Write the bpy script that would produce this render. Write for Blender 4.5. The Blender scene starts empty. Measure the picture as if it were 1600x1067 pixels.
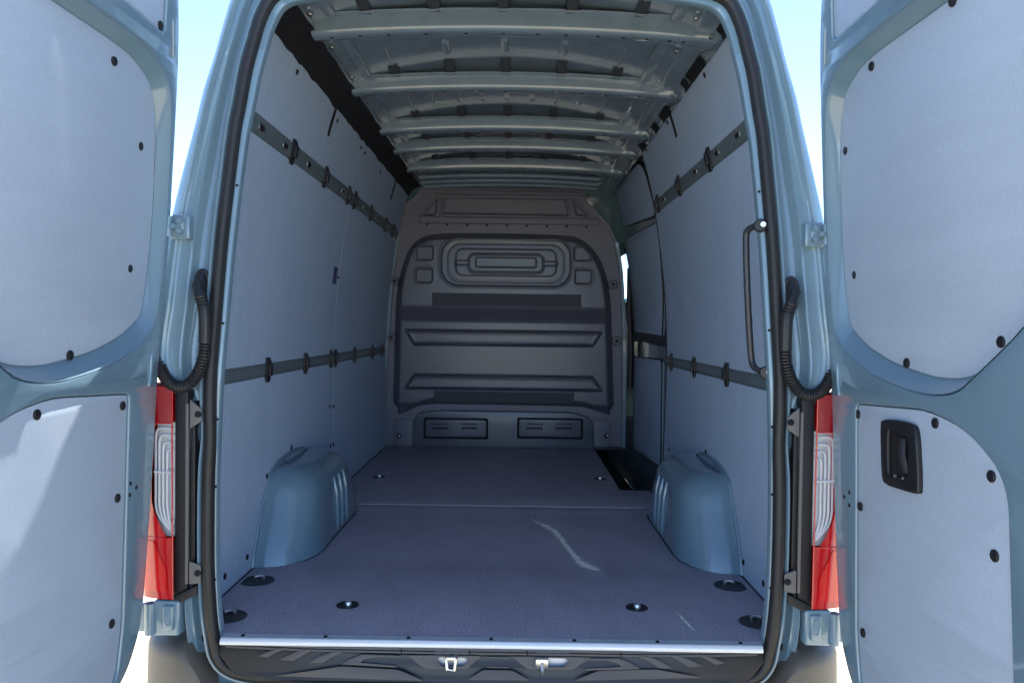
import bpy, bmesh, math, random
import numpy as np
from mathutils import Vector
random.seed(7)
scene = bpy.context.scene
col = scene.collection

# ------------------------------------------------------------------ camera
FPX = 1120.0                                   # focal length in photo pixels (1600 wide)
CAM = np.array([.058, -2.03, .88])             # metres; cargo floor is z = 0, rear sill is y = 0, +y runs into the van
YAW, PIT, ROL = math.radians(.307), math.radians(-1.15), math.radians(.75)
def _rx(a): c, s = math.cos(a), math.sin(a); return np.array([[1,0,0],[0,c,-s],[0,s,c]])
def _rz(a): c, s = math.cos(a), math.sin(a); return np.array([[c,-s,0],[s,c,0],[0,0,1]])
RC = _rz(YAW) @ _rx(math.pi/2+PIT) @ _rz(ROL)
cd = bpy.data.cameras.new('camera'); co = bpy.data.objects.new('camera', cd); col.objects.link(co)
cd.sensor_width = 36; cd.lens = 36*FPX/1600; cd.clip_start = .02; cd.clip_end = 5000
from mathutils import Matrix
M4 = Matrix([list(RC[i])+[float(CAM[i])] for i in range(3)]+[[0,0,0,1]])
co.matrix_world = M4
scene.camera = co

# ------------------------------------------------------------------ light
SUN_DIR = Vector((.06, .63, 1.0)).normalized()       # towards the sun: high, beyond the van, a little to the right
w = bpy.data.worlds.new('World'); scene.world = w; w.use_nodes = True
nt = w.node_tree; bg = nt.nodes['Background']
sky = nt.nodes.new('ShaderNodeTexSky'); sky.sky_type = 'NISHITA'; sky.sun_disc = False
sky.sun_elevation = math.asin(SUN_DIR.z); sky.sun_rotation = math.atan2(SUN_DIR.x, SUN_DIR.y)
sky.air_density = .55; sky.dust_density = 0; sky.ozone_density = 1.6
nt.links.new(sky.outputs[0], bg.inputs[0]); bg.inputs[1].default_value = .12
sl = bpy.data.lights.new('sun', 'SUN'); sl.energy = 5.0; sl.angle = math.radians(.53); sl.color = (1, .965, .91)
so = bpy.data.objects.new('sun', sl); col.objects.link(so); so.rotation_euler = SUN_DIR.to_track_quat('Z', 'Y').to_euler()
so.location = (3, 20, 30)
scene.view_settings.view_transform = 'Standard'; scene.view_settings.look = 'None'
scene.view_settings.gamma = 1; scene.view_settings.exposure = 2.15
scene.render.engine = 'CYCLES'
scene.cycles.max_bounces = 10; scene.cycles.diffuse_bounces = 2

# ------------------------------------------------------------------ pixel -> place on a known surface
def ray(p): return RC @ np.array([(p[0]-800)/FPX, -(p[1]-533.5)/FPX, -1])
def onz(p, z=0): r = ray(p); return CAM+r*(z-CAM[2])/r[2]
def ony(p, y): r = ray(p); return CAM+r*(y-CAM[1])/r[1]
def onx(p, x): r = ray(p); return CAM+r*(x-CAM[0])/r[0]
def onplane(p, P, N): r = ray(p); P = np.array(P); N = np.array(N); return CAM+r*(np.dot(P-CAM, N)/np.dot(r, N))
def lean(z): t = z-.7; return .045*(t+math.sqrt(t*t+.0036))                    # the rear of the van leans forward towards the roof
WZ = [-.1, 0, .25, .72, .95, 1.12, 1.30, 1.48, 1.62, 1.74, 1.84, 1.92]
WX = [.883, .883, .886, .89, .881, .867, .846, .82, .795, .768, .738, .70]
def wall_x(z): return float(np.interp(z, WZ, WX))
def onwall(p, sg):
    z = .9
    for i in range(25): q = onx(p, sg*wall_x(z)); z = q[2]
    return q
DX = .93; HY = -.03
def door_x(z, sg=1):                                # inner face of an open door; the one opposite the sliding door stands a little more upright
    t = max(0, z-.7)**1.5; return (DX+.006-.058*t) if sg > 0 else (DX+.010-.062*t)
def ondoor(p, sg, n=0):
    z = .9
    for i in range(25): q = onx(p, sg*(door_x(z, sg)-n)); z = q[2]
    return (HY-q[1], z)

# ------------------------------------------------------------------ materials
def mat(name, color, rough=.5, metal=0, coat=0, bump=None, var=None, spec=.5, rvar=None, coat_rough=.04, scratch=None):
    m = bpy.data.materials.new(name); m.use_nodes = True; t = m.node_tree; b = t.nodes['Principled BSDF']
    b.inputs['Base Color'].default_value = (*color, 1); b.inputs['Roughness'].default_value = rough
    b.inputs['Metallic'].default_value = metal; b.inputs['Coat Weight'].default_value = coat
    b.inputs['Coat Roughness'].default_value = coat_rough; b.inputs['Specular IOR Level'].default_value = spec
    tc = t.nodes.new('ShaderNodeTexCoord')
    def noise(sc, det=3):
        n = t.nodes.new('ShaderNodeTexNoise'); n.inputs['Scale'].default_value = sc; n.inputs['Detail'].default_value = det
        t.links.new(tc.outputs['Object'], n.inputs['Vector']); return n
    if var:
        n = noise(var[0], 4); mx = t.nodes.new('ShaderNodeMixRGB'); mx.blend_type = 'MIX'
        a = var[1]
        mx.inputs[1].default_value = (*[c*(1-a) for c in color], 1); mx.inputs[2].default_value = (*[min(1, c*(1+a)) for c in color], 1)
        r = t.nodes.new('ShaderNodeMapRange'); r.inputs[1].default_value = .3; r.inputs[2].default_value = .7
        t.links.new(n.outputs[0], r.inputs[0]); t.links.new(r.outputs[0], mx.inputs[0]); t.links.new(mx.outputs[0], b.inputs['Base Color'])
    if scratch:                                     # faint rubbed streaks and handling marks
        mp = t.nodes.new('ShaderNodeMapping'); mp.inputs['Scale'].default_value = scratch[0]; t.links.new(tc.outputs['Object'], mp.inputs['Vector'])
        n = t.nodes.new('ShaderNodeTexNoise'); n.inputs['Scale'].default_value = 2.2; n.inputs['Detail'].default_value = 9; n.inputs['Roughness'].default_value = .68; t.links.new(mp.outputs[0], n.inputs['Vector'])
        r = t.nodes.new('ShaderNodeMapRange'); r.inputs[1].default_value = .34; r.inputs[2].default_value = .66; r.inputs[3].default_value = 1-scratch[1]; r.inputs[4].default_value = 1+scratch[1]
        t.links.new(n.outputs[0], r.inputs[0]); vm = t.nodes.new('ShaderNodeVectorMath'); vm.operation = 'SCALE'
        t.links.new(mx.outputs[0], vm.inputs[0]); t.links.new(r.outputs[0], vm.inputs['Scale']); t.links.new(vm.outputs[0], b.inputs['Base Color'])
    if rvar:
        n = noise(rvar[0]); r = t.nodes.new('ShaderNodeMapRange'); r.inputs[1].default_value = .3; r.inputs[2].default_value = .7
        r.inputs[3].default_value = rvar[1]; r.inputs[4].default_value = rvar[2]
        t.links.new(n.outputs[0], r.inputs[0]); t.links.new(r.outputs[0], b.inputs['Roughness'])
    if bump:
        n = noise(bump[0], 2); bp = t.nodes.new('ShaderNodeBump'); bp.inputs['Strength'].default_value = bump[1]; bp.inputs['Distance'].default_value = bump[2]
        t.links.new(n.outputs[0], bp.inputs['Height']); t.links.new(bp.outputs[0], b.inputs['Normal'])
    return m
M = {}
M['paint'] = mat('blue_grey_paint', (.165, .262, .325), .24, 0, 1, bump=(7, .04, .01), var=(3, .04))
M['paint_in'] = mat('interior_paint', (.19, .26, .315), .25, 0, 1, bump=(5, .05, .01), var=(14, .10), coat_rough=.05)
M['board'] = mat('grey_liner_board', (.425, .53, .67), .5, scratch=((1.2, 9, 1.2), .04), var=(150, .10), rvar=(6, .40, .58), bump=(140, .25, .002), spec=.5)
M['board_door'] = mat('grey_door_board', (.44, .52, .615), .40, scratch=((1.2, 1.2, 8), .03), var=(150, .05), rvar=(5, .28, .46), bump=(3, .10, .03), spec=.6)
M['floor'] = mat('coated_floor_ply', (.42, .36, .405), .45, scratch=((3, 1.2, 1), .10), var=(130, .30), rvar=(8, .36, .56), bump=(160, .5, .002))
M['black'] = mat('black_plastic', (.012, .012, .014), .45)
M['rubber'] = mat('black_rubber', (.02, .019, .019), .5, bump=(120, .1, .001))
M['hose'] = mat('conduit_plastic', (.018, .018, .02), .42)
M['foam'] = mat('black_cover', (.008, .008, .010), .9, bump=(70, .5, .004))
M['bulk'] = mat('bulkhead_plastic', (.115, .12, .15), .28, bump=(500, .3, .001), var=(200, .08))
M['bulksheet'] = mat('bulkhead_sheet', (.17, .165, .205), .45, var=(60, .08))
M['felt'] = mat('dark_felt', (.085, .085, .10), .95, bump=(400, .5, .002))
M['bumper'] = mat('bumper_plastic', (.12, .105, .085), .5, bump=(380, .3, .001), var=(30, .06))
M['sill'] = mat('sill_plastic', (.085, .078, .075), .5, bump=(420, .25, .001))
M['sill_dark'] = mat('sill_plastic_smooth', (.022, .02, .02), .35)
M['alu'] = mat('aluminium', (.86, .87, .88), .4, 1, rvar=(40, .36, .46))
M['strip'] = mat('anodised_strip', (.78, .8, .82), .5, .35, rvar=(40, .42, .55))
M['steel'] = mat('zinc_steel', (.62, .6, .57), .32, 1)
M['rail'] = mat('rail_steel', (.125, .165, .175), .42, 0, .25, var=(20, .1))
M['pad'] = mat('dark_pad', (.05, .055, .06), .6)
M['bar'] = mat('dark_grey_bar', (.035, .037, .042), .32)
M['dark'] = mat('dark_opening', (.006, .006, .008), .8)
M['red'] = mat('red_lens', (.60, .004, .008), .08, 0, 1)
M['darkred'] = mat('dark_red_lens', (.34, .004, .010), .10, 0, 1)
M['orange'] = mat('orange_red_lens', (.74, .010, .008), .08, 0, 1)
M['chrome'] = mat('reflector_silver', (.74, .75, .77), .3, .2)
M['ribs'] = mat('lens_ribs', (.85, .86, .88), .25, 0)
M['beige'] = mat('pale_grey_plastic', (.17, .155, .145), .6)
M['sticker'] = mat('blue_sticker', (.03, .05, .16), .4)
M['white'] = mat('white_print', (.7, .7, .7), .5)
M['tyre'] = mat('tyre_rubber', (.015, .015, .015), .8, bump=(60, .3, .01))
g = bpy.data.materials.new('clear_lens'); g.use_nodes = True; b = g.node_tree.nodes['Principled BSDF']
b.inputs['Base Color'].default_value = (.95, .96, .97, 1); b.inputs['Transmission Weight'].default_value = 1; b.inputs['Roughness'].default_value = .04; b.inputs['IOR'].default_value = 1.08
M['clear'] = g
g = bpy.data.materials.new('window_glass'); g.use_nodes = True; b = g.node_tree.nodes['Principled BSDF']
b.inputs['Base Color'].default_value = (.78, .9, .86, 1); b.inputs['Transmission Weight'].default_value = 1; b.inputs['Roughness'].default_value = 0; b.inputs['IOR'].default_value = 1.02
M['glass'] = g
# pale warm tone for the floor streaks: alpha breaks up along the edges
g = bpy.data.materials.new('pale_streak'); g.use_nodes = True; t = g.node_tree; b = t.nodes['Principled BSDF']
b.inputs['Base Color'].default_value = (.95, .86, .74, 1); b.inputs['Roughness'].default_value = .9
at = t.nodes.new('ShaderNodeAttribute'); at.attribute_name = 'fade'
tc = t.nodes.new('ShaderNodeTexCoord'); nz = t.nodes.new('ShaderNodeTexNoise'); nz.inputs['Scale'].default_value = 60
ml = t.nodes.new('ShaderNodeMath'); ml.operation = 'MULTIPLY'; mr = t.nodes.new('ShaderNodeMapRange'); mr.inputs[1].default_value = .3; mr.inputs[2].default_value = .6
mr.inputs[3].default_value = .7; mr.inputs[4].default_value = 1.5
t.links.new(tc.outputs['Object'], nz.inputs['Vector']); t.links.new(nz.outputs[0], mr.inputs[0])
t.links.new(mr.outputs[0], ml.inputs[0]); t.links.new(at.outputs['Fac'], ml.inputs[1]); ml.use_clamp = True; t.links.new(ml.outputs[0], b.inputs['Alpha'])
M['pale_mark'] = g
g = mat('pale_concrete', (.38, .34, .255), .9, var=(9, .2), bump=(60, .4, .01)); M['ground'] = g

# ------------------------------------------------------------------ mesh helpers
def link(name, me, m, parent=None, smooth=35, recalc=True):
    if recalc:
        bm = bmesh.new(); bm.from_mesh(me); bmesh.ops.remove_doubles(bm, verts=bm.verts, dist=1e-6)
        bmesh.ops.recalc_face_normals(bm, faces=bm.faces); bm.to_mesh(me); bm.free()
    if smooth:
        me.shade_smooth(); me.set_sharp_from_angle(angle=math.radians(smooth))
    o = bpy.data.objects.new(name, me); col.objects.link(o); o.parent = parent
    if m: me.materials.append(M[m] if isinstance(m, str) else m)
    return o
class MB:
    def __init__(s): s.v = []; s.f = []
    def add(s, vs, fs):
        k = len(s.v); s.v += [tuple(float(c) for c in p) for p in vs]; s.f += [tuple(i+k for i in f) for f in fs]; return s
    def box(s, a, b):
        x0, y0, z0 = a; x1, y1, z1 = b
        return s.add([(x0,y0,z0),(x1,y0,z0),(x1,y1,z0),(x0,y1,z0),(x0,y0,z1),(x1,y0,z1),(x1,y1,z1),(x0,y1,z1)],
                     [(0,3,2,1),(4,5,6,7),(0,1,5,4),(1,2,6,5),(2,3,7,6),(3,0,4,7)])
    def loft(s, rings, closed=True, cap=False):
        n = len(rings[0]); k = len(s.v)
        vs = [p for r in rings for p in r]; fs = []
        for i in range(len(rings)-1):
            for j in range(n if closed else n-1):
                a = i*n+j; c = i*n+(j+1) % n
                fs.append((a, c, c+n, a+n))
        if cap: fs += [tuple(range(n))[::-1], tuple(range((len(rings)-1)*n, len(rings)*n))]
        return s.add(vs, fs)
    def tube(s, pts, r, seg=10, cap=True):
        pts = [Vector(p) for p in pts]; rings = []; up = None
        for i, p in enumerate(pts):
            t = (pts[min(i+1, len(pts)-1)]-pts[max(i-1, 0)]).normalized()
            if up is None:
                up = t.orthogonal().normalized()
            up = (up-t*up.dot(t)).normalized(); bi = t.cross(up)
            rr = r[i] if isinstance(r, (list, tuple)) else r
            rings.append([p+(up*math.cos(a)+bi*math.sin(a))*rr for a in [2*math.pi*k/seg for k in range(seg)]])
        return s.loft(rings, True, cap)
    def disc(s, c, n, r, h, seg=14, dome=.3, squash=1.0):
        c = Vector(c); n = Vector(n).normalized(); u = n.orthogonal().normalized()
        if abs(n.z) < .9: u = (Vector((0,0,1))-n*n.z).normalized()
        v = n.cross(u)
        ring = lambda q, hh: [c+(u*math.cos(a)+v*math.sin(a)*squash)*q+n*hh for a in [2*math.pi*k/seg for k in range(seg)]]
        return s.loft([ring(r, -.002), ring(r, h*(1-dome)), ring(r*.85, h), ring(r*.2, h)], True, True)
    def build(s, name, m, parent=None, smooth=35, bevel=0, seg=2):
        me = bpy.data.meshes.new(name); me.from_pydata(s.v, [], s.f); me.update()
        if bevel:
            bm = bmesh.new(); bm.from_mesh(me); bmesh.ops.remove_doubles(bm, verts=bm.verts, dist=1e-6)
            bmesh.ops.recalc_face_normals(bm, faces=bm.faces)
            ed = [e for e in bm.edges if len(e.link_faces) == 2 and e.calc_face_angle(0) > .5]
            bmesh.ops.bevel(bm, geom=ed, offset=bevel, segments=seg, affect='EDGES', profile=.6, clamp_overlap=True); bm.to_mesh(me); bm.free()
        return link(name, me, m, parent, smooth)
def cr(P, n=6, closed=True):                       # Catmull-Rom through the points
    P = [np.array(p, float) for p in P]; out = []; N = len(P)
    for i in range(N if closed else N-1):
        if closed: a, b, c, d = P[i-1], P[i], P[(i+1) % N], P[(i+2) % N]
        else: a, b, c, d = P[max(i-1, 0)], P[i], P[i+1], P[min(i+2, N-1)]
        for k in range(n):
            t = k/n; out.append(.5*((2*b)+(c-a)*t+(2*a-5*b+4*c-d)*t*t+(3*b-a-3*c+d)*t**3))
    if not closed: out.append(P[-1])
    return out
def fillet(P, r, n=5):
    P = [np.array(p, float) for p in P]; out = []; N = len(P)
    for i in range(N):
        a, b, c = P[i-1], P[i], P[(i+1) % N]; rr = r[i] if isinstance(r, (list, tuple)) else r
        u = a-b; v = c-b; lu, lv = np.linalg.norm(u), np.linalg.norm(v); q = min(rr, lu*.48, lv*.48)
        p0 = b+u/lu*q; p1 = b+v/lv*q
        for k in range(n+1):
            t = k/n; out.append((1-t)**2*p0+2*t*(1-t)*b+t*t*p1)
    return out
def plate(name, outer, holes, fn, t, bev, m, parent, cuts=None, smooth=40):
    cu = bpy.data.curves.new('outline', 'CURVE'); cu.dimensions = '2D'; cu.fill_mode = 'BOTH'
    cu.extrude = max(t/2-bev, .0001); cu.bevel_depth = bev; cu.bevel_resolution = 2; cu.offset = -bev
    for poly in [outer]+list(holes):
        sp = cu.splines.new('POLY'); sp.points.add(len(poly)-1); sp.use_cyclic_u = True
        for i, p in enumerate(poly): sp.points[i].co = (float(p[0]), float(p[1]), 0, 1)
    tmp = bpy.data.objects.new('outline', cu); col.objects.link(tmp)
    me = bpy.data.meshes.new_from_object(tmp.evaluated_get(bpy.context.evaluated_depsgraph_get()))
    bpy.data.objects.remove(tmp); bpy.data.curves.remove(cu)
    bm = bmesh.new(); bm.from_mesh(me); bmesh.ops.remove_doubles(bm, verts=bm.verts, dist=1e-5)
    for cz in (cuts or []):
        bmesh.ops.bisect_plane(bm, geom=bm.verts[:]+bm.edges[:]+bm.faces[:], plane_co=(0, cz, 0), plane_no=(0, 1, 0))
    for v in bm.verts: v.co = Vector([float(c) for c in fn(v.co.x, v.co.y, v.co.z+t/2)])
    bm.to_mesh(me); bm.free(); me.name = name; me.materials.clear()
    return link(name, me, m, parent, smooth)
def grid(name, us, vs, fn, t, m, parent, nrm, smooth=35):
    """a sheet sampled on us x vs, thickened by t against the direction nrm(u,v)"""
    A = [[np.array(fn(u, v), float) for u in us] for v in vs]
    B = [[A[j][i]-np.array(nrm(u, v))*t for i, u in enumerate(us)] for j, v in enumerate(vs)]
    mb = MB(); n = len(us); k = len(vs)
    V = [p for r in A for p in r]+[p for r in B for p in r]; o = n*k; f = []
    for j in range(k-1):
        for i in range(n-1):
            a = j*n+i; f.append((a, a+1, a+n+1, a+n)); f.append((o+a, o+a+n, o+a+n+1, o+a+1))
    for i in range(n-1): f.append((i, o+i, o+i+1, i+1)); a = (k-1)*n+i; f.append((a, a+1, o+a+1, o+a))
    for j in range(k-1): a = j*n; f.append((a, a+n, o+a+n, o+a)); a = j*n+n-1; f.append((a, o+a, o+a+n, a+n))
    return mb.add(V, f).build(name, m, parent, smooth)
def empty(name, loc, label=None, cat=None):
    o = bpy.data.objects.new(name, None); col.objects.link(o); o.location = loc
    if label: o['label'] = label; o['category'] = cat
    return o
def part(name, parent):                            # a part that is carried by an Empty
    o = bpy.data.objects.new(name, None); col.objects.link(o); o.parent = parent; return o

# ------------------------------------------------------------------ ground
GZ = -.68
mb = MB(); mb.add([(-1500,-1500,GZ),(1500,-1500,GZ),(1500,1500,GZ),(-1500,1500,GZ)], [(0,1,2,3)])
gr = mb.build('ground', 'ground', None, 0); gr['kind'] = 'structure'; gr['label'] = 'pale sunlit concrete ground around the van'; gr['category'] = 'ground'

VAN = empty('cargo_van', (0, 0, 0), 'blue-grey panel van with both rear doors open on its empty lined cargo bay', 'van')

# ------------------------------------------------------------------ outer shell
OZ = [-.42, -.2, .1, .4, .7, .95, 1.2, 1.35, 1.5, 1.65, 1.82, 1.9, 1.98, 2.04, 2.075, 2.085]
OX = [.95, .985, 1.0, 1.0, .99, .972, .94, .912, .88, .845, .80, .77, .70, .58, .35, 0]
half = list(zip(OX, OZ))
half = [(p[0], p[1]) for p in cr(half, 3, False)]
prof = half+[(-x, z) for x, z in half[::-1][1:]]
n_ = len(prof)
stations = [.10, .6, 1.2, 1.9, 2.6, 3.2, 3.45, 3.8, 4.15, 4.4]
rings = [[(x, y+lean(z)*max(0, 1-y/.6), z) for x, z in prof] for y in stations]
for y, top, wd in [(4.75, 1.75, .97), (5.2, 1.1, .95), (5.6, .72, .92), (5.95, .5, .86), (6.05, .1, .8)]:
    rings.append([(x*wd, y, -.42+(z+.42)*(top+.42)/2.505) for x, z in prof])
V = [p for r in rings for p in r]; Fc = []
for i in range(len(rings)-1):
    for j in range(n_-1):
        zc = (prof[j][1]+prof[j+1][1])/2
        if stations[min(i, len(stations)-1)] in (3.45, 3.8) and 1.10 < zc < 1.44: continue       # cab door windows
        a = i*n_+j; Fc.append((a, a+1, a+n_+1, a+n_))
Fc.append(tuple(range((len(rings)-1)*n_, len(rings)*n_)))
me = bpy.data.meshes.new('body_shell'); me.from_pydata(V, [], Fc); me.update()
shell = link('body_shell', me, 'paint', VAN, 40)
sm = shell.modifiers.new('thick', 'SOLIDIFY'); sm.thickness = .004; sm.offset = -1
MB().box((-.93, .12, -.36), (.93, 5.6, -.30)).build('underbody', 'dark', VAN, 0)
for sg in (1, -1):
    us = [3.44, 3.8, 4.16]; vs = [.98, 1.1, 1.2, 1.3, 1.4, 1.53]
    grid('cab_window', us, vs, lambda u, v: (sg*(float(np.interp(v, OZ, OX))-.008), u, v), .004, 'glass', VAN, lambda u, v: (sg, 0, 0))
# wheels
def lathe(profile, seg=28):
    mb = MB(); mb.loft([[(x, r*math.cos(a), r*math.sin(a)) for x, r in profile] for a in [2*math.pi*k/seg for k in range(seg+1)]], False); return mb
for sg in (1, -1):
    for yy in (1.0, 5.15):
        wh = part('wheel', VAN); wh.location = (sg*.83, yy, GZ+.345)
        lathe([(-.1, .22), (-.11, .27), (-.105, .32), (-.07, .345), (.07, .345), (.105, .32), (.11, .27), (.1, .22)]).build('tyre', 'tyre', wh)
        lathe([(-.1, .22), (-.08, .2), (sg*.05, .19), (sg*.07, .1), (sg*.06, .0)]).build('rim', 'steel', wh)

# ------------------------------------------------------------------ rear frame (D-pillars, header, sill) and its rubber seal
FY = -.02
def onframe(p):
    z = .9
    for i in range(20): q = ony(p, FY+lean(z)); z = q[2]
    return (abs(q[0]), q[2])
Ipx = [(354,1024),(348,1003),(343,970),(340,930),(338,880),(338,800),(339,740),(341,680),(346,583),(354,490),(365,370),(383,225),(393,173),(404,118),(414,80),(426,40),(444,10)]
Ihalf = [(0,-.10),(.55,-.10),(.665,-.097),(.72,-.085)]+[onframe(p) for p in Ipx]
zt = Ihalf[-1][1]; xt = Ihalf[-1][0]
Ihalf += [(xt-.06, zt+.022), (xt-.16, zt+.035), (.3, zt+.05), (0, zt+.055)]
Thalf = [(0,-.2),(.60,-.2),(.75,-.19),(.83,-.15),(.862,-.06),(.872,.0),(.878,.06),(.876,.12),(.87,.21),(.868,.35),(.866,.47),(.866,.62),(.975,.77),(.965,.96),(.943,1.18),(.885,1.46),(.865,1.56),(.838,1.66),(.815,1.76),(.79,1.85),(.75,1.92),(.68,1.99),(.55,2.045),(.35,2.07),(0,2.08)]
I = cr(Ihalf, 6, False); T = cr(Thalf, 6, False)
def fwid(z): return float(np.interp(z, [-.1, .5, .75, 1.3, 1.7, 1.9], [.001, .001, .008, .011, .018, .018]))
def frame_ring(i, mirror):
    a, b = I[i], T[i]; d = b-a; L = float(np.linalg.norm(d)); d = d/L; R = L-.074
    f0 = fwid(a[1]); R = L-f0-.056
    pts = [(.07,.052),(.055,.047),(.0,.026),(0,.008),(.0012,.002),(.003,.0),(f0+.003,.0),(f0+.005,.004),(f0+.032,.004),(f0+.035,.0),(f0+.038,-.012),(f0+.041,-.016),(f0+.046,-.016),(f0+.049,-.012),(f0+.052,.012),(f0+.056,.024)]
    pts += [(f0+.056+R*gq, yy) for gq, yy in [(.14,.026),(.26,.022),(.32,.008),(.345,.001),(.37,-.003),(.41,-.003),(.62,.002),(.66,-.002),(.69,-.009),(.73,-.011),(.90,.002),(.96,.010),(1,.026),(1,.06)]]
    ring = []
    for o, y in pts:
        p = a+d*o; ring.append((p[0], FY+y+lean(p[1]), p[1]))
    z = T[i][1]
    if -.1 < z < .74:                              # recess behind the lamp, out to the body side
        ring.append((ring[-1][0], .085, z)); ring.append((float(np.interp(z, OZ, OX))-.006, .10+lean(z), z))
    else:
        p = ring[-1]; ring.append((p[0], .09+lean(p[2]), p[2])); ring.append((p[0]-.001, .11+lean(p[2]), p[2]))
    return [(-x, y, zz) for x, y, zz in ring] if mirror else ring
mb = MB()
mb.loft([frame_ring(i, False) for i in range(len(I))], False); mb.loft([frame_ring(i, True) for i in range(len(I))], False)
fr = mb.build('rear_frame', 'paint', VAN, 50)
def frame_pt(i, off, y):
    a, b = I[i], T[i]; d = (b-a)/np.linalg.norm(b-a); p = a+d*off; return np.array((p[0], FY+y+lean(p[1]), p[1]))
path = [frame_pt(i, .019+fwid(I[i][1]), -.008) for i in range(len(I))]
path = path[:-1]+[np.array((-p[0], p[1], p[2])) for p in path[::-1]]
mb = MB(); rg = []
for i, p in enumerate(path[:-1]):
    t = Vector(path[(i+1) % (len(path)-1)]-path[i-1 if i else -2]).normalized(); nrm = Vector((t.z, 0, -t.x)).normalized(); yv = Vector((0, 1, 0))
    pr = [(.013,.012),(.016,.0),(.014,-.012),(.006,-.019),(-.004,-.020),(-.012,-.015),(-.015,-.004),(-.013,.012)]
    rg.append([Vector(p)+nrm*a+yv*b for a, b in pr])
rg.append(rg[0]); mb.loft(rg, True); seal = mb.build('door_seal', 'rubber', VAN, 60)
# screw heads along the inner flange
for sg in (1, -1):
    for p in [(388,150),(374,290),(352,505),(343,655),(340,760),(339,905)]:
        q = onframe(p); MB().disc((sg*(q[0]+.006), FY+lean(q[1])-.0005, q[1]), (0,-1,0), .004, .002, 8).build('plug', 'dark', fr)

# ------------------------------------------------------------------ side liners
def wall_board(name, sg, y0, y1, z0, z1, parent, t=.006):
    zs = sorted(set([z0, z1]+[z for z in np.arange(-.1, 1.95, .06) if z0 < z < z1]))
    fa = (lambda y: y if callable(y) else (lambda z: y))
    f0, f1 = (y0 if callable(y0) else (lambda z: y0)), (y1 if callable(y1) else (lambda z: y1))
    return grid(name, [0, .02, .5, .98, 1], zs, lambda u, z: (sg*wall_x(z), f0(z)+(f1(z)-f0(z))*u, z), t, 'board', parent, lambda u, z: (-sg, 0, 0))
RU0, RU1, RL0, RL1 = 1.508, 1.572, .682, .728          # rails
YF = lambda z: .045+lean(z)
SEAM = 1.692
WL = part('side_wall', VAN); WR = part('side_wall', VAN)
WL['label'] = 'grey board liner on the closed side of the cargo bay'; WR['label'] = 'grey board liner ending at the sliding door'
tops = 1.842
for z0, z1 in [(.0, RL0-.002), (RL1+.002, RU0-.002), (RU1+.002, tops)]:
    wall_board('wall_panel', -1, YF, SEAM-.0025, z0, z1, WL); wall_board('wall_panel', -1, SEAM+.0025, 3.2, z0, z1, WL)
RF = lambda z: 1.93+.05*max(0, .35-z)*0+.03*math.sin(max(0, min(1, (z-.2)/1.6))*math.pi)*-1+.04*max(0, (1.0-abs(z-.9)))*0
for z0, z1 in [(.0, RL0-.002), (RL1+.002, RU0-.002), (RU1+.002, tops)]:
    wall_board('wall_panel', 1, YF, RF, z0, z1, WR)
# boarding behind (sheet metal) so that joints read dark
for sg, W, ye in ((-1, WL, 3.22), (1, WR, 1.95)):
    zs = list(np.arange(-.02, 1.90, .08))
    grid('inner_sheet', [.04, .6, ye], zs, lambda y, z: (sg*(wall_x(z)+.009), y+(lean(z) if y < .1 else 0), z), .002, 'paint_in', W, lambda u, z: (-sg, 0, 0))
    for z0, z1, nm in ((RU0, RU1, 'upper'), (RL0, RL1, 'lower')):
        rl = grid('cargo_rail', [YF(z0), (YF(z0)+ye)/2, ye-.02], [z0, z0+.004, z0+.012, z1-.012, z1-.004, z1],
             lambda y, z: (sg*(wall_x(z)+(.004 if z in (z0, z1) else (.0015 if z in (z0+.004, z1-.004) else -.0015))), y, z), .002, 'rail', W, lambda u, z: (-sg, 0, 0))
def wall_nrm(sg, z): 
    d = (wall_x(z+.03)-wall_x(z-.03))/.06; return Vector((-sg, 0, sg*d*sg)).normalized()
def wall_plug(px, sg, W, r=.0105):
    q = onwall(px, sg); n = wall_nrm(sg, q[2]); MB().disc(q, n, r, .003, 12).build('plug', 'dark', W)
for p in [(464,113),(527,189),(564,231),(570,239),(594,269),(455,699),(486,702),(516,696),(521,694),(417,744),(386,870),(351,900),(515,635),(521,635)]: wall_plug(p, -1, WL)
for p in [(1101,118),(1043,192),(1010,235),(1046,702),(1074,708),(1103,706),(1136,752),(1162,878),(1193,911)]: wall_plug(p, 1, WR)
def on_wall_patch(name, sg, yc, zc, w, h, t, m, W, rad=.008, off=0):
    pts = fillet([(yc-w/2, zc-h/2), (yc+w/2, zc-h/2), (yc+w/2, zc+h/2), (yc-w/2, zc+h/2)], rad, 4)
    return plate(name, pts, [], lambda a, b, c: (sg*(wall_x(b)-c-off), a, b), t, min(.002, t*.3), m, W, [zc-h*.25, zc, zc+h*.25])
for sg, W, lst in ((-1, WL, [(525,158),(515,216)]), (-1, WL, [(618,283),(610,314)]), (1, WR, [(1043,158),(1055,219)])):
    a, b = onwall(lst[0], sg), onwall(lst[1], sg)
    on_wall_patch('slot', sg, (a[1]+b[1])/2, (a[2]+b[2])/2, .028, abs(a[2]-b[2]), .003, 'dark', W, .013)
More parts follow.
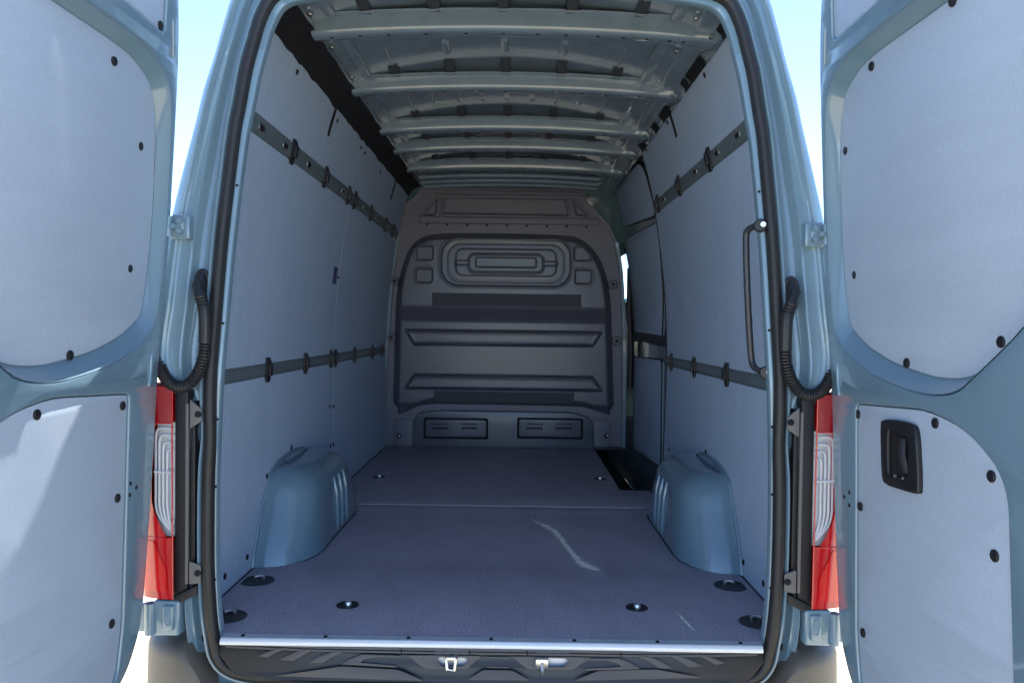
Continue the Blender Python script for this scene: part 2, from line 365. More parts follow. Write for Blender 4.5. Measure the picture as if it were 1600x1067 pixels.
# rail slots and black rail clips
def clip(sg, y, z, W):
    c = part('rail_clip', VAN)
    hgt = .094; z0 = z-hgt/2; z1 = z+hgt/2
    tilt = (wall_x(z1)-wall_x(z0))
    def mp(x, yy, zz): return (sg*(wall_x(zz)-x), yy, zz)
    for (ya, yb, za, zb, xa, xb) in [(-.020,.020,z0,z1,.0,.007), (-.026,.016,z0+.010,z0+.030,.0,.010), (-.016,.026,z1-.030,z1-.010,.0,.010), (-.012,.012,z0+.024,z1-.024,.006,.020)]:
        k = MB(); k.box((xa, y+ya, za), (xb, y+yb, zb)); k.v = [mp(*p) for p in k.v]
        k.build('clip_body' if xb != .020 else 'clip_tab', 'black', c, 35, .003)
def slot(sg, y, z, W):
    on_wall_patch('rail_slot', sg, y, z, .052, .026, .0035, 'steel', W, .012, .0)
    on_wall_patch('rail_slot_hole', sg, y, z, .040, .017, .003, 'dark', W, .008, .0018)
for p in [(457,237),(507,279),(543,308),(553,316),(578,337),(601,355),(613,362)]: clip(-1, onwall(p, -1)[1], 1.54, WL)
for p in [(417,579),(476,568),(516,560),(523,559),(553,553),(581,549),(596,547)]: clip(-1, onwall(p, -1)[1], .705, WL)
for p in [(1108,243),(1061,283),(1028,311)]: clip(1, onwall(p, 1)[1], 1.545, WR)
for p in [(1137,585),(1086,573),(1050,567)]: clip(1, onwall(p, 1)[1], .705, WR)
for p in [(408,202),(445,230),(482,259),(535,302),(568,330),(587,346)]: slot(-1, onwall(p, -1)[1], 1.54, WL)
for p in [(1152,206),(1120,235),(1086,264),(1036,303)]: slot(1, onwall(p, 1)[1], 1.545, WR)
q = onwall((525,431), -1); on_wall_patch('sticker', -1, q[1]-.02, q[2], .075, .085, .001, 'sticker', WL, .003)
on_wall_patch('sticker_print', -1, q[1]+.05, q[2]-.005, .035, .012, .001, 'dark', WL, .003)

# ------------------------------------------------------------------ floor
FL = part('load_floor', VAN)
RX = .876
def flat(name, poly, z1, t, bev, m, parent): return plate(name, poly, [], lambda a, b, c: (a, b, z1-t+c), t, bev, m, parent)
arch_in, arch_r0, arch_f = .682, .53, 1.42
def arch_cut(sg): # plan outline of the wheel housing, rear to front
    pts = [(.878, .535), (.82, .548), (.76, .575), (.715, .62), (.69, .68), (.682, .76), (.682, 1.30), (.684, 1.352)]
    return [(sg*x, y) for x, y in pts]
rear = [(-.742,-.030), (-.78,-.005), (-.80,.03), (-RX,.12), (-RX,.53)]+arch_cut(-1)[1:]+[(-.73,1.37),(-.74,1.478)]
rear_o = rear+[(-x, y) for x, y in rear[::-1]]
fp = flat('floor_panel', rear_o, 0, .012, .0015, 'floor', FL)
front = [(-.72,1.486),(-RX,1.55),(-RX,3.19),(.642,3.19),(.637,1.868),(RX,1.862),(RX,1.55),(.72,1.486)]
fp2 = flat('floor_panel', front, -.0005, .012, .0015, 'floor', FL)
MB().box((-.70, 1.4795, -.012), (.70, 1.4845, .0008)).build('joint_strip', 'strip', FL, 0)
MB().box((-.87, .0, -.03), (.64, 3.2, -.0135)).box((.64, .0, -.03), (.87, 1.86, -.0135)).build('subfloor', 'dark', FL, 0)
def tie_down(px, big):
    q = onz(px); t_ = part('tie_down', VAN)
    rx, ry = (.056, .050) if big else (.034, .032)
    def el(k): return [(q[0]+rx*k*math.cos(a), q[1]+ry*k*math.sin(a)) for a in [2*math.pi*i/24 for i in range(24)]]
    if big:
        sg = 1 if q[0] > 0 else -1
        def el(k): return [(q[0]+(min(.8*rx, rx*math.cos(a)*sg)*sg)*k, q[1]+ry*k*math.sin(a)) for a in [2*math.pi*i/28 for i in range(28)]]
    mb = MB(); mb.loft([[(x, y, .0005) for x, y in el(1.04)], [(x, y, .0022) for x, y in el(1.02)], [(x, y, .0022) for x, y in el(.97)], [(x, y, .0008) for x, y in el(.93)], [(x, y, .0007) for x, y in el(.05)]], True)
    mb.build('cup', 'black', t_, 40)
    if big: MB().tube([(q[0]-.016, q[1]+.018, .004), (q[0]-.014, q[1]+.026, .006), (q[0], q[1]+.03, .007), (q[0]+.014, q[1]+.026, .006), (q[0]+.016, q[1]+.018, .004)], .0045, 8).build('ring', 'alu', t_)
    else: MB().disc((q[0]+.002, q[1]+.003, .001), (0,0,1), .011, .010, 12).build('stud', 'alu', t_)
for p in [(402,907),(355,963),(1142,915),(1185,972)]: tie_down(p, True)
for p in [(543,945),(995,949),(592,745),(937,748)]: tie_down(p, False)
# pale streaks laid on the floor, faded out at the edges
def add_streak(pts, wid, name='floor_streak'):
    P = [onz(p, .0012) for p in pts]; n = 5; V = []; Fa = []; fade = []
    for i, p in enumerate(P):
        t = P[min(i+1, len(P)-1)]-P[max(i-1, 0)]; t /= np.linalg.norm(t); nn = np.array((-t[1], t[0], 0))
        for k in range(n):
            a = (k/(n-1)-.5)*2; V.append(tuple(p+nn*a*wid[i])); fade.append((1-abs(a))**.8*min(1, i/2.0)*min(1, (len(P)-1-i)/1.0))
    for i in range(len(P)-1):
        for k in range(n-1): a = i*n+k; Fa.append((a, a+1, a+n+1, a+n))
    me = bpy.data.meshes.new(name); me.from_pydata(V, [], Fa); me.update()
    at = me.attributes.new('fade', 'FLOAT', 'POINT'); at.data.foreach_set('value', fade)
    return link(name, me, 'pale_mark', FL, 0, False)
add_streak([(828,808),(838,815),(852,821),(866,829),(877,841),(887,855),(896,866),(905,877),(916,884),(928,888),(942,894)], [.012,.020,.025,.024,.020,.018,.018,.025,.034,.028,.010])
add_streak([(1056,953),(1062,960),(1070,970),(1080,980),(1092,990)], [.008,.012,.008,.006,.004])

# ------------------------------------------------------------------ wheel housings
def wheel_house(sg):
    W = part('wheel_housing', VAN)
    def section(s, k):                              # k 0 at the floor .. 1 on the top
        pass
    L = []                                           # loft of arcs: plan outlines rising from floor, shrinking along the slope
    def outline(zf):
        # zf 0..1 : height fraction; rear slopes forward with height, inner face leans outward, corners round off
        rr = .535+.20*zf**1.35; ff = 1.50-.24*zf**2.2; ix = .686+.022*zf
        rad = .10+.04*zf
        pts = [(.905, rr)]
        cx, cy = ix+rad*1.55, rr+.012
        pts += [(.86, rr+.002), (.80, rr+.018), (.755, rr+.046), (.72, rr+.09), (ix+.008, rr+.15), (ix, rr+.22)]
        for k in range(1, 8): pts.append((ix, rr+.22+(ff-.22-rr-.22)*k/8))
        pts += [(ix, ff-.22), (ix+.008, ff-.13), (.735, ff-.06), (.78, ff-.02), (.84, ff), (.905, ff)]
        return pts
    H = .315
    rings = []
    for zf in [0, .12, .25, .4, .52, .62]:
        rings.append([(sg*x, y, H*zf) for x, y in outline(zf)])
    for k in range(1, 12):
        a = math.radians(88)*k/11; zf = .62+.39*math.sin(a); base = outline(.62+.30*math.sin(a)*.6)
        ins = .115*(1-math.cos(a))+(.05*(k-9) if k > 9 else 0); cxm = .905; cym = .5*(min(p[1] for p in base)+max(p[1] for p in base))
        kx = max(.03, 1-ins/.215); ky = max(.05, 1-ins*.95/.43)
        rings.append([(sg*(cxm+(x-cxm)*kx), cym+(y-cym)*ky, H*zf) for x, y in base])
    MB().loft(rings, False).build('housing_shell', 'paint', W, 60)
    # flange against the wall board
    fl = []
    for zf in [0, .15, .3, .45, .6, .72, .82, .9, .96]:
        fl.append((.535+.20*zf**1.35, H*zf))
    top = [(.80, .327), (.86, .338), (.95, .345), (1.06, .345), (1.15, .335), (1.21, .315), (1.26, .28)]
    pth = cr(fl+top, 3, False)
    mb = MB(); mb.loft([[(sg*(wall_x(z)-.002), y-.012, z+.004), (sg*(wall_x(z)-.008), y-.010, z+.003), (sg*(wall_x(z)-.010), y+.004, z-.004), (sg*(wall_x(z)-.012), y+.02, z-.012)] for y, z in pth], False)
    mb.build('housing_flange', 'paint', W, 60)
    for yy in (.99, 1.07, 1.15):
        MB().tube([(sg*.690, yy, .012), (sg*.6885, yy, .05), (sg*.694, yy, .17), (sg*.705, yy, .225), (sg*.716, yy, .245)], [.006, .008, .008, .007, .003], 8).build('rib', 'paint', W)
for sg in (-1, 1): wheel_house(sg)

# ------------------------------------------------------------------ roof
RO = part('roof', VAN)
def roof_z(x): return 1.995-.055*(x/.6)**2 if abs(x) < .6 else 1.94-.35*(abs(x)-.6)
xs = list(np.linspace(-.78, .78, 27))
grid('roof_skin', xs, list(np.linspace(.12, 3.28, 6)), lambda x, y: (x, y, roof_z(x)), .003, 'paint_in', RO, lambda x, y: (0, 0, -1))
BOWS = [.455, 1.065, 1.70, 2.12, 2.62]
def bow_z(x): return 1.902-.028*(x/.7)**2
def joggle(x):
    d = min(abs(x-k*.235) for k in range(-2, 3)); return .003 if d < .022 else 0
for bi, y0 in enumerate(BOWS):
    bx = [float(v) for v in np.linspace(-.662, .735, 141)]
    B = part('roof_bow', VAN)
    prf = [(-.030, .060), (-.006, .060), (.0, .057), (.002, .016), (.004, .009), (.008, .004), (.013, .001), (.020, -.001), (.062, .000), (.068, .003), (.072, .03), (.074, .058), (.095, .060)]
    def ringx(x):
        e = min(1, max(0, (abs(x)-.66)/.06)); e = e*e*(3-2*e); lift = -.006*e; nar = 1+.5*e
        z = bow_z(x); j = joggle(x)
        return [(x, y0+(dy-.03)*nar+.03  , z+lift+dz*(1-.25*e)-(j if dz > .05 else 0)) for dy, dz in prf]
    MB().loft([ringx(x) for x in bx], False).build('bow_beam', 'paint_in', B, 30)
    for k in range(-2, 3):
        x = k*.235; z = bow_z(x)+.056; zr = roof_z(x)-.004; kk = MB()
        kk.add([(x-.022,y0-.10,zr),(x+.022,y0-.10,zr),(x+.018,y0-.028,z+.004),(x-.018,y0-.028,z+.004),(x-.022,y0+.01,zr),(x+.022,y0+.01,zr),(x+.018,y0-.004,z),(x-.018,y0-.004,z)], [(0,1,2,3),(3,2,6,7),(0,3,7,4),(1,5,6,2),(4,7,6,5)])
        kk.build('roof_pad', 'pad', B, 35, .003)
    for x in [-.60,-.50,-.40,-.27,-.13,0,.12,.22,.33,.42,.50,.58,.63]:
        MB().disc((x, y0+.036, bow_z(x)+.001), (0,0,-1), .0075, .0025, 8).build('bow_hole', 'dark' if random.random() < .7 else 'steel', B)
    for sg in (-1, 1):
        for dy in (-.02, .03, .10):
            MB().disc((sg*.71, y0+dy, bow_z(.7)+.001+.0), (-sg*.3,-.2,-1), .008, .006, 8).build('bolt', 'steel', B)
edges = [.14]+BOWS+[3.2]
for k in range(len(edges)-1):                        # pressed beads and seams between the bows
    a, b_ = edges[k]+.10, edges[k+1]-.04
    if k == 1:
        for x in (-.235, 0, .235):
            ys = np.linspace(a+.20, b_-.12, 9); MB().tube([(x, y, roof_z(x)+.006) for y in ys], [.004]+[.018]*7+[.004], 10).build('roof_bead', 'paint_in', RO)
    if k > 1:
        for x in (-.35, -.235, -.12, 0, .12, .235, .35):
            ys = np.linspace(a+.05, b_-.10, 7); MB().tube([(x, y, roof_z(x)+.007) for y in ys], [.003]+[.015]*5+[.003], 8).build('roof_bead', 'paint_in', RO)
    for x in (-.47, .47):
        MB().tube([(x, a, roof_z(x)-.001), (x, b_, roof_z(x)-.001)], .004, 6).build('roof_seam', 'paint_in', RO)
    for x in (-.59, .59):
        MB().box((x-.02, a-.05, roof_z(x)-.012), (x+.02, b_+.02, roof_z(x)-.003)).build('roof_strip', 'paint_in', RO, 35, .004)
    for sg in (-1, 1):
        for yy in ((a+b_)/2-.12, b_-.03):
            MB().disc((sg*.645, yy, roof_z(.645)-.006), (0,0,-1), .011, .007, 8).build('bolt', 'steel', RO)
# longitudinal roof rails at the sides
for sg in (-1, 1):
    sec = [(.735,1.838),(.742,1.85),(.735,1.872),(.715,1.892),(.685,1.90),(.665,1.905),(.655,1.925),(.64,1.945)]
    ys = [YF(1.84)]+list(np.linspace(.3, 3.24, 20))
    MB().loft([[(sg*x, y, z) for x, z in sec] for y in ys], False).build('roof_rail', 'paint_in', RO, 50)
# black cable cover on the closed side, with a lumpy lower edge
rows = []
ys = np.linspace(YF(1.84)+.02, 3.22, 160)
for y in ys:
    wv = .004*math.sin(y*19)+.003*math.sin(y*43+1)+(.008 if (y*1.9) % 1 < .13 else 0)
    rows.append([(-.744, y, 1.826-max(0, wv)*.6), (-.728, y, 1.842), (-.716-wv*.3, y, 1.856), (-.700, y, 1.872+wv*.2), (-.676, y, 1.884+wv*.4), (-.650+wv*.4, y, 1.893)])
MB().loft(rows, False).build('cable_cover', 'foam', RO, 60)
for y, ln in [(.30,.10),(.62,.22),(.86,.07),(1.22,.16),(1.48,.09),(1.82,.12)]:
    sec = [(.7445,1.846),(.7385,1.868),(.7185,1.887)]
    MB().loft([[(x-.004, yy, z-.002) for x, z in sec] for yy in (y, y+ln)], False).build('rail_slot', 'dark', RO, 0)
# transverse ribs in front of the bulkhead head
for k, (yy, zz) in enumerate([(2.88, 1.915), (3.0, 1.905), (3.12, 1.90)]):
    MB().tube([(x, yy, zz-.02*(x/.6)**2) for x in np.linspace(-.62, .62, 15)], .016, 8).build('header_rib', 'paint_in', RO)

# ------------------------------------------------------------------ bulkhead
BY = 3.25
BK = part('bulkhead', VAN)
def bp(p): q = ony(p, BY); return (q[0], q[2])
def sdpoly(x, z, poly):
    P = np.array(poly, float); d = np.full(x.shape, 1e9); inside = np.zeros(x.shape, bool); N = len(P)
    for i in range(N):
        a = P[i-1]; b = P[i]; e = b-a; wx = x-a[0]; wz = z-a[1]
        t = np.clip((wx*e[0]+wz*e[1])/(e@e+1e-12), 0, 1); d = np.minimum(d, (wx-e[0]*t)**2+(wz-e[1]*t)**2)
        c = ((a[1] > z) != (b[1] > z)) & (x < (b[0]-a[0])*(z-a[1])/((b[1]-a[1]) if abs(b[1]-a[1]) > 1e-9 else 1e-9)+a[0]); inside ^= c
    d = np.sqrt(d); return np.where(inside, -d, d)
def sdrr(x, z, cx, cz, hx, hz, r):
    qx = np.abs(x-cx)-hx+r; qz = np.abs(z-cz)-hz+r
    return np.sqrt(np.maximum(qx, 0)**2+np.maximum(qz, 0)**2)+np.minimum(np.maximum(qx, qz), 0)-r
def ss(a, b, v): t = np.clip((v-a)/(b-a), 0, 1); return t*t*(3-2*t)
def field(name, outline, hfn, res, m, y0, parent):
    O_ = np.array(outline); x0, z0 = O_.min(0)-.004; x1, z1 = O_.max(0)+.004
    nx = int((x1-x0)/res); nz = int((z1-z0)/res)
    gx, gz = np.meshgrid(np.linspace(x0, x1, nx), np.linspace(z0, z1, nz)); sd = sdpoly(gx, gz, outline)
    h = hfn(gx, gz, -sd); ok = sd < res*.6
    # pull the border vertices on to the outline
    V = np.stack([gx, y0-h, gz], -1).reshape(-1, 3)
    idx = np.arange(nx*nz).reshape(nz, nx)
    q = ok[:-1,:-1] & ok[1:,:-1] & ok[:-1,1:] & ok[1:,1:]
    Fq = np.stack([idx[:-1,:-1][q], idx[:-1,1:][q], idx[1:,1:][q], idx[1:,:-1][q]], -1)
    used = np.zeros(nx*nz, bool); used[Fq.ravel()] = True; mp = np.cumsum(used)-1
    me = bpy.data.meshes.new(name); me.from_pydata(V[used].tolist(), [], mp[Fq].tolist()); me.update()
    return link(name, me, m, parent, 75, False)
sheet = [bp(p) for p in [(598,702),(601,600),(604,540),(612,430),(622,352),(630,322),(640,314),(652,306),(656,294),(904,294),(913,300),(918,314),(930,330),(950,350),(964,380),(972,430),(976,520),(975,702)]]
sheet_o = fillet(sheet, .02, 3)
slot_poly = [bp(p) for p in [(695,310),(883,312),(887,336),(691,333)]]
triL = [bp(p) for p in [(682,312),(680,334),(664,335)]]; triR = [bp(p) for p in [(896,314),(901,335),(916,337)]]
def h_sheet(x, z, din):
    h = .02+.012*(1-ss(.006, .03, din))                    # folded rim
    for pl, r in ((slot_poly, .02), (triL, .01), (triR, .01)):
        sd = sdpoly(x, z, pl)-.006; h = h-.018*(1-ss(-.012, .002, sd))+.006*np.exp(-((sd-.008)/.006)**2)
    _, zc = bp((790, 345)); h = h+.012*(1-ss(.0, .012, np.abs(z-zc)-.018))*(np.abs(x) < .66)
    _, zt_ = bp((790, 302)); h = h+.006*np.sin((z)*260)*np.exp(-((z-zt_-.02)/.045)**4)*(np.abs(x) < .55)
    return h
field('bulkhead_sheet', sheet_o, h_sheet, .005, 'bulksheet', BY+.02, BK)
mo = [bp(p) for p in [(613,650),(613,560),(615,500),(621,440),(634,396),(650,375),(670,366),(700,363),(790,363),(880,366),(905,371),(925,385),(943,412),(954,455),(959,520),(961,600),(961,655),(940,654),(915,645),(900,640),(790,637),(690,635),(668,637),(650,646),(634,653)]]
mo = [tuple(p) for p in cr(mo, 4)]
def px2(cx, cy, hx, hy): a = bp((cx, cy)); return a[0], a[1], hx/212., hy/212.
def h_mould(x, z, din):
    _, zA = bp((790, 478)); _, zB = bp((790, 506)); _, zC = bp((790, 628))
    up = ss(zB, zA, z)
    h = .004+ss(.0, .075, din)*(.075+.085*up)
    def groove(sd, a=.006, w=.006): return -a*np.exp(-(sd/w)**2)
    c = px2(791, 413, 0, 0)
    r1 = sdrr(x, z, c[0], c[1], 98/212., 36/212., .125); r2 = sdrr(x, z, c[0], c[1], 90/212., 29/212., .10)
    h = h+up*(-.020*(1-ss(-.008, .004, r1))+.004*np.exp(-((r1-.010)/.006)**2)+groove(r2, .003, .008)+.008*(1-ss(-.006,.006, sdrr(x, z, c[0], c[1], 76/212., 20/212., .05))))
    r3 = sdrr(x, z, c[0], c[1]-.005, 57/212., 14/212., .045); r4 = sdrr(x, z, c[0], c[1], 46/212., 7.5/212., .015)
    bar = np.abs(z-c[1]+.005)-3.0/212.
    h = h+up*(-.013*(1-ss(-.004, .006, np.maximum(bar, sdrr(x, z, c[0], c[1], 78/212., 20/212., .05))))*(r3 > -.004)+.004*(1-ss(-.004, .004, r3))+groove(r3, .010, .006)-.012*(1-ss(-.006, .004, r4)))
    for (cx, cy) in ((668,399),(667,433),(907,400),(908,435)):
        a = px2(cx, cy, 13, 11); sd = sdrr(x, z, a[0], a[1], a[2], a[3], .02)
        h = h+(-.016*(1-ss(-.010, .002, sd))+.003*np.exp(-((sd-.006)/.005)**2))
    for pl in ([(636,516),(938,520),(925,540),(649,537)], [(649,585),(924,589),(938,609),(636,605)]):
        sd = sdpoly(x, z, [bp(p) for p in pl]); h = h+groove(sd, .022, .006)+.003*np.exp(-((sd+.012)/.008)**2)
    h = h-.04*(1-ss(zC-.055, zC+.0, z))*ss(.02, .06, din+.02)*1.0
    return h
field('bulkhead_moulding', mo, h_mould, .0042, 'bulk', BY+.01, BK)
for p in [(618,440),(613,527),(957,445),(962,533)]:
    q = bp(p); MB().disc((q[0], BY-.03, q[1]), (0,-1,0), .032, .02, 16).build('mounting_boss', 'bulk', BK); MB().disc((q[0], BY-.049, q[1]), (0,-1,0), .012, .006, 10).build('bolt', 'dark', BK)
for p0, p1, dy in [((679,459),(905,481),.1575), ((679,609),(896,629),.072)]:
    a, b_ = bp(p0), bp(p1); MB().box((a[0], BY-dy, b_[1]), (b_[0], BY-dy+.02, a[1])).build('felt_pad', 'felt', BK, 35, .002)
lower = [bp(p) for p in [(647,700),(648,655),(655,643),(690,640),(890,643),(918,650),(925,660),(928,702)]]
plate('kick_panel', fillet(lower, .03, 4), [], lambda a, b, c: (a, BY-.002-c, b), .035, .010, 'bulk', BK)
for (x0, y0, x1, y1) in ((617,654,645,698), (928,656,954,702)):
    a, b_ = bp((x0, y0)), bp((x1, y1)); plate('corner_plate', fillet([(a[0],a[1]),(b_[0],a[1]),(b_[0],b_[1]),(a[0],b_[1])], .02, 4), [], lambda s, t, c: (s, BY-.0-c, t), .02, .004, 'bulksheet', BK)
for p in [(624,680),(947,680)]:
    q = bp(p); MB().disc((q[0], BY-.02, q[1]), (0,-1,0), .017, .012, 14).build('bolt', 'dark', BK); MB().disc((q[0]+.004, BY-.03, q[1]+.003), (0,-1,0), .007, .01, 10).build('bolt_head', 'alu', BK)
for cx in (713, 859):                                         # air vents
    V_ = part('air_vent', VAN); o = 50 if cx == 713 else 51
    a = bp((cx-o, 651)); b_ = bp((cx+o, 685))
    rect = lambda k: fillet([(a[0]+k,a[1]-k),(b_[0]-k,a[1]-k),(b_[0]-k,b_[1]+k),(a[0]+k,b_[1]+k)], .016, 4)
    plate('vent_frame', rect(0), [rect(.016)], lambda s, t, c: (s, BY-.034-c, t), .012, .004, 'dark', V_)
    plate('vent_plate', rect(.014), [], lambda s, t, c: (s, BY-.034-c, t), .007, .002, 'bulk', V_)
    for sx in (-24, 21):
        for j, dy in enumerate((-6, 0)):
            c0 = bp((cx+sx, 667+dy))
            MB().box((c0[0]-.058, BY-.0435, c0[1]-.004), (c0[0]+.058, BY-.040, c0[1]+.003)).build('vent_slot', 'dark', V_, 0)
            for k in range(5):
                x = c0[0]-.05+.025*k; MB().box((x-.006, BY-.0445, c0[1]-.012), (x+.006, BY-.040, c0[1]-.002)).build('vent_tooth', 'dark' if j else 'bulk', V_, 0)
for i in range(9):                                             # bolts along the cross strip
    q = bp((668+i*31, 351+i*.5)); MB().disc((q[0], BY-.013, q[1]), (0,-1,0), .009, .006, 8).build('bolt', 'dark', BK)
for sg, pts in ((-1, [(601,700),(603,600),(606,540),(613,440),(624,360)]), (1, [(973,700),(974,600),(974,520),(970,430),(962,380)])):
    P = cr([(*bp(p),) for p in pts], 6, False)
    MB().loft([[(p[0]-.012, BY-.03, p[1]), (p[0]-.012, BY-.045, p[1]), (p[0]+.012, BY-.045, p[1]), (p[0]+.012, BY-.02, p[1])] for p in P], False).build('edge_flange', 'paint_in', BK, 30)

# ------------------------------------------------------------------ sliding door and step well on the kerb side
SD = part('sliding_door', VAN)
SX = lambda z: wall_x(z)+.045
zs = list(np.arange(-.30, 1.86, .08))
grid('door_skin', [1.93, 2.4, 2.9, 3.20], zs, lambda y, z: (SX(z), y, z), .01, 'paint_in', SD, lambda y, z: (-1, 0, 0))
def onsd(p, off=0):
    z = .9
    for i in range(25): q = onx(p, SX(z)-off); z = q[2]
    return (q[1], q[2])
for pts in ([(953,310),(957,296),(998,254),(1006,264),(1024,330),(1022,338),(960,368)], [(974,388),(979,372),(1028,346),(1036,470),(1034,531),(990,533)], [(985,556),(1034,562),(1032,730),(990,700)]):
    pl = fillet([onsd(p, .012) for p in pts], .05, 4); pl = [(min(a, 3.19), b) for a, b in pl]
    plate('door_panel', pl, [], lambda a, b, c: (SX(b)-c, a, b), .012, .004, 'board', SD, [.2,.4,.6,.8,1,1.2,1.4,1.6])
    inn = fillet([onsd(p, .012) for p in pts], .05, 4)
    MB().tube([(SX(b)-.010, min(a, 3.19), b) for a, b in inn+inn[:1]], .005, 6, False).build('panel_seal', 'black', SD)
plate('door_bar', fillet([(2.0,.77),(3.18,.80),(3.18,.86),(2.0,.84)], .02), [], lambda a, b, c: (SX(b)-c, a, b), .014, .005, 'pad', SD)
# C-pillar edge with its rubber
zs2 = np.linspace(-.05, 1.83, 30)
MB().tube([(wall_x(z)+.008, RF(z)+.012, z) for z in zs2], .011, 8).build('pillar_seal', 'rubber', SD)
MB().loft([[(wall_x(z)+.012, RF(z)+.004, z), (wall_x(z)+.010, RF(z)+.03, z), (SX(z)+.01, RF(z)+.05, z)] for z in zs2], False).build('pillar_return', 'paint_in', SD, 50)
MB().box((.62, 1.84, -.32), (.955, 3.25, -.30)).box((.62, 1.85, -.30), (.636, 3.25, -.013)).box((.62, 1.84, -.30), (.95, 1.86, -.013)).build('step_well', 'black', SD, 0)
MB().box((.645, 3.17, -.004), (.86, 3.235, .010)).build('step_edge', 'black', SD, 35, .004)
MB().tube([(.885, 3.22, 1.32), (.882, 3.2, 1.05), (.90, 3.2, .75), (.90, 3.2, .45)], .022, 8).build('belt_strap', 'black', SD)
MB().box((.86, 3.18, 1.82), (1.0, 3.30, 1.9)).build('pillar_head', 'paint_in', SD, 0)

# ------------------------------------------------------------------ grab handle
gh = part('grab_handle', VAN)
gp = [(1188,353,.03),(1179,354,.05),(1170,359,.07),(1166,368,.08),(1166,400,.08),(1168,460,.08),(1171,520,.08),(1174,560,.08),(1178,573,.07),(1186,579,.05),(1197,582,.03)]
P = cr([ony(p[:2], p[2]) for p in gp], 5, False)
MB().tube(P, .0098, 12).build('bar', 'bar', gh, 60)
for p in (gp[0], gp[-1]):
    q = ony(p[:2], p[2]-.01); MB().disc(q, (-.3,-1,0), .019, .012, 14).build('foot', 'black', gh); MB().disc(q+np.array((.004,-.012,.002)), (-.3,-1,0), .009, .006, 10).build('screw', 'steel', gh)

# ------------------------------------------------------------------ sill strip, plastic sill plate, strikers
SS = part('sill', VAN)
sx0, sx1 = -.745, .745
sec = [(-.022,-.010),(-.022,.0034),(-.024,.0040),(-.040,.0012),(-.0415,.0022),(-.045,.0020),(-.0475,.0),(-.052,-.005),(-.0535,-.010),(-.052,-.016),(-.044,-.016)]
MB().loft([[(x, y, z) for y, z in sec] for x in (sx0-.012, sx0, 0, sx1, sx1+.012)], False).build('sill_strip', 'strip', SS, 50)
for x in np.linspace(-.70, .70, 7): MB().disc((x, -.031, .0026), (0,-.15,1), .006, .0015, 10).build('screw', 'dark', SS)
A = np.array((0, -.050, -.012)); Bp = np.array((0, -.084, -.110)); e1 = (Bp-A)/np.linalg.norm(Bp-A); nn = np.cross(np.array((1.,0,0)), e1)
if nn[1] > 0: nn = -nn
def onsill(p): q = onplane(p, A, nn); return (q[0], float(np.dot(q-A, e1)))
def sill_map(off): return lambda a, b, c: tuple(np.array((a, 0, 0))+A+e1*b+nn*(c+off)+np.array((0, max(0, abs(a)-.35)**2*.12, 0)))
LB = .104
out = fillet([(-.755,0),(.755,0),(.77,.03),(.72,.080),(.60,LB-.006),(.4,LB),(-.4,LB),(-.60,LB-.006),(-.72,.080),(-.77,.03)], .02, 4)
pk = [(682,1030),(686,1026),(727,1027),(731,1031),(724,1040),(690,1040)]; pk2 = [(840,1030),(844,1027),(884,1028),(888,1032),(882,1041),(847,1041)]
h1 = fillet([onsill(p) for p in pk], .006, 3); h2 = fillet([onsill(p) for p in pk2], .006, 3)
def dense(poly, n=4):
    o = []
    for i in range(len(poly)):
        a, b_ = np.array(poly[i]), np.array(poly[(i+1) % len(poly)])
        for k in range(n): o.append(a+(b_-a)*k/n)
    return o
plate('sill_plate', dense(out, 4), [h1, h2], sill_map(-.012), .012, .003, 'sill_dark', SS, None)
c5 = lambda L: [(300+a*.2625, 860+b*.2625) for a, b in L]
c6 = lambda L: [(600+a*.25, 860+b*.25) for a, b in L]
def proud(poly, r=.006, h=.0035):
    poly = [onsill(p) for p in poly]
    poly = [(a, min(max(b, .006), LB-.006)) for a, b in poly]
    return plate('tread_bar', fillet(poly, r, 3), [], sill_map(0), h, .0012, 'sill', SS)
bars = [[(380,634),(440,610),(505,585),(570,583),(500,612),(440,645)], [(515,655),(580,620),(655,590),(735,586),(665,622),(600,660)], [(690,668),(760,628),(835,600),(915,596),(840,630),(775,670)],
        [(885,676),(945,640),(1015,614),(1240,622),(1230,634),(1090,632),(1030,644),(1000,664),(1220,682),(1215,694)]]
for b_ in bars:
    proud(c5(b_)); w5 = [onsill(p) for p in c5(b_)]
    poly = [(-a, min(max(b2, .006), LB-.006)) for a, b2 in w5][::-1]
    plate('tread_bar', fillet(poly, .006, 3), [], sill_map(0), .0035, .0012, 'sill', SS)
for x0, x1 in [(-.745,-.50),(-.498,-.25),(-.248,-.06),(-.058,.10),(.102,.36),(.362,.58),(.582,.745)]:
    plate('tread_rib', fillet([(x0,.004),(x1,.004),(x1,.011),(x0,.011)], .002, 2), [], sill_map(0), .003, .001, 'sill', SS)
    plate('tread_rib', fillet([(x0,.013),(x1,.013),(x1,.019),(x0,.019)], .002, 2), [], sill_map(0), .003, .001, 'sill', SS)
plate('latch_surround', fillet([onsill(p) for p in c6([(150,650),(610,655),(570,690),(520,738),(270,738),(210,705)])], .006, 3), [h1], sill_map(0), .003, .001, 'sill', SS)
plate('latch_surround', fillet([onsill(p) for p in c6([(805,658),(1300,664),(1235,705),(1180,742),(905,742),(850,705)])], .006, 3), [h2], sill_map(0), .003, .001, 'sill', SS)
for L in ([(640,659),(780,662),(778,672),(642,668)], [(640,720),(775,724),(775,734),(640,730)]): proud(c6(L), .003)
for L in ([(520,806),(620,742),(800,746),(920,810)], [(-260,720),(90,742),(170,775),(250,812),(-700,790)], [(1180,812),(1340,748),(1700,740),(2000,800)]): proud(c6(L), .01, .003)
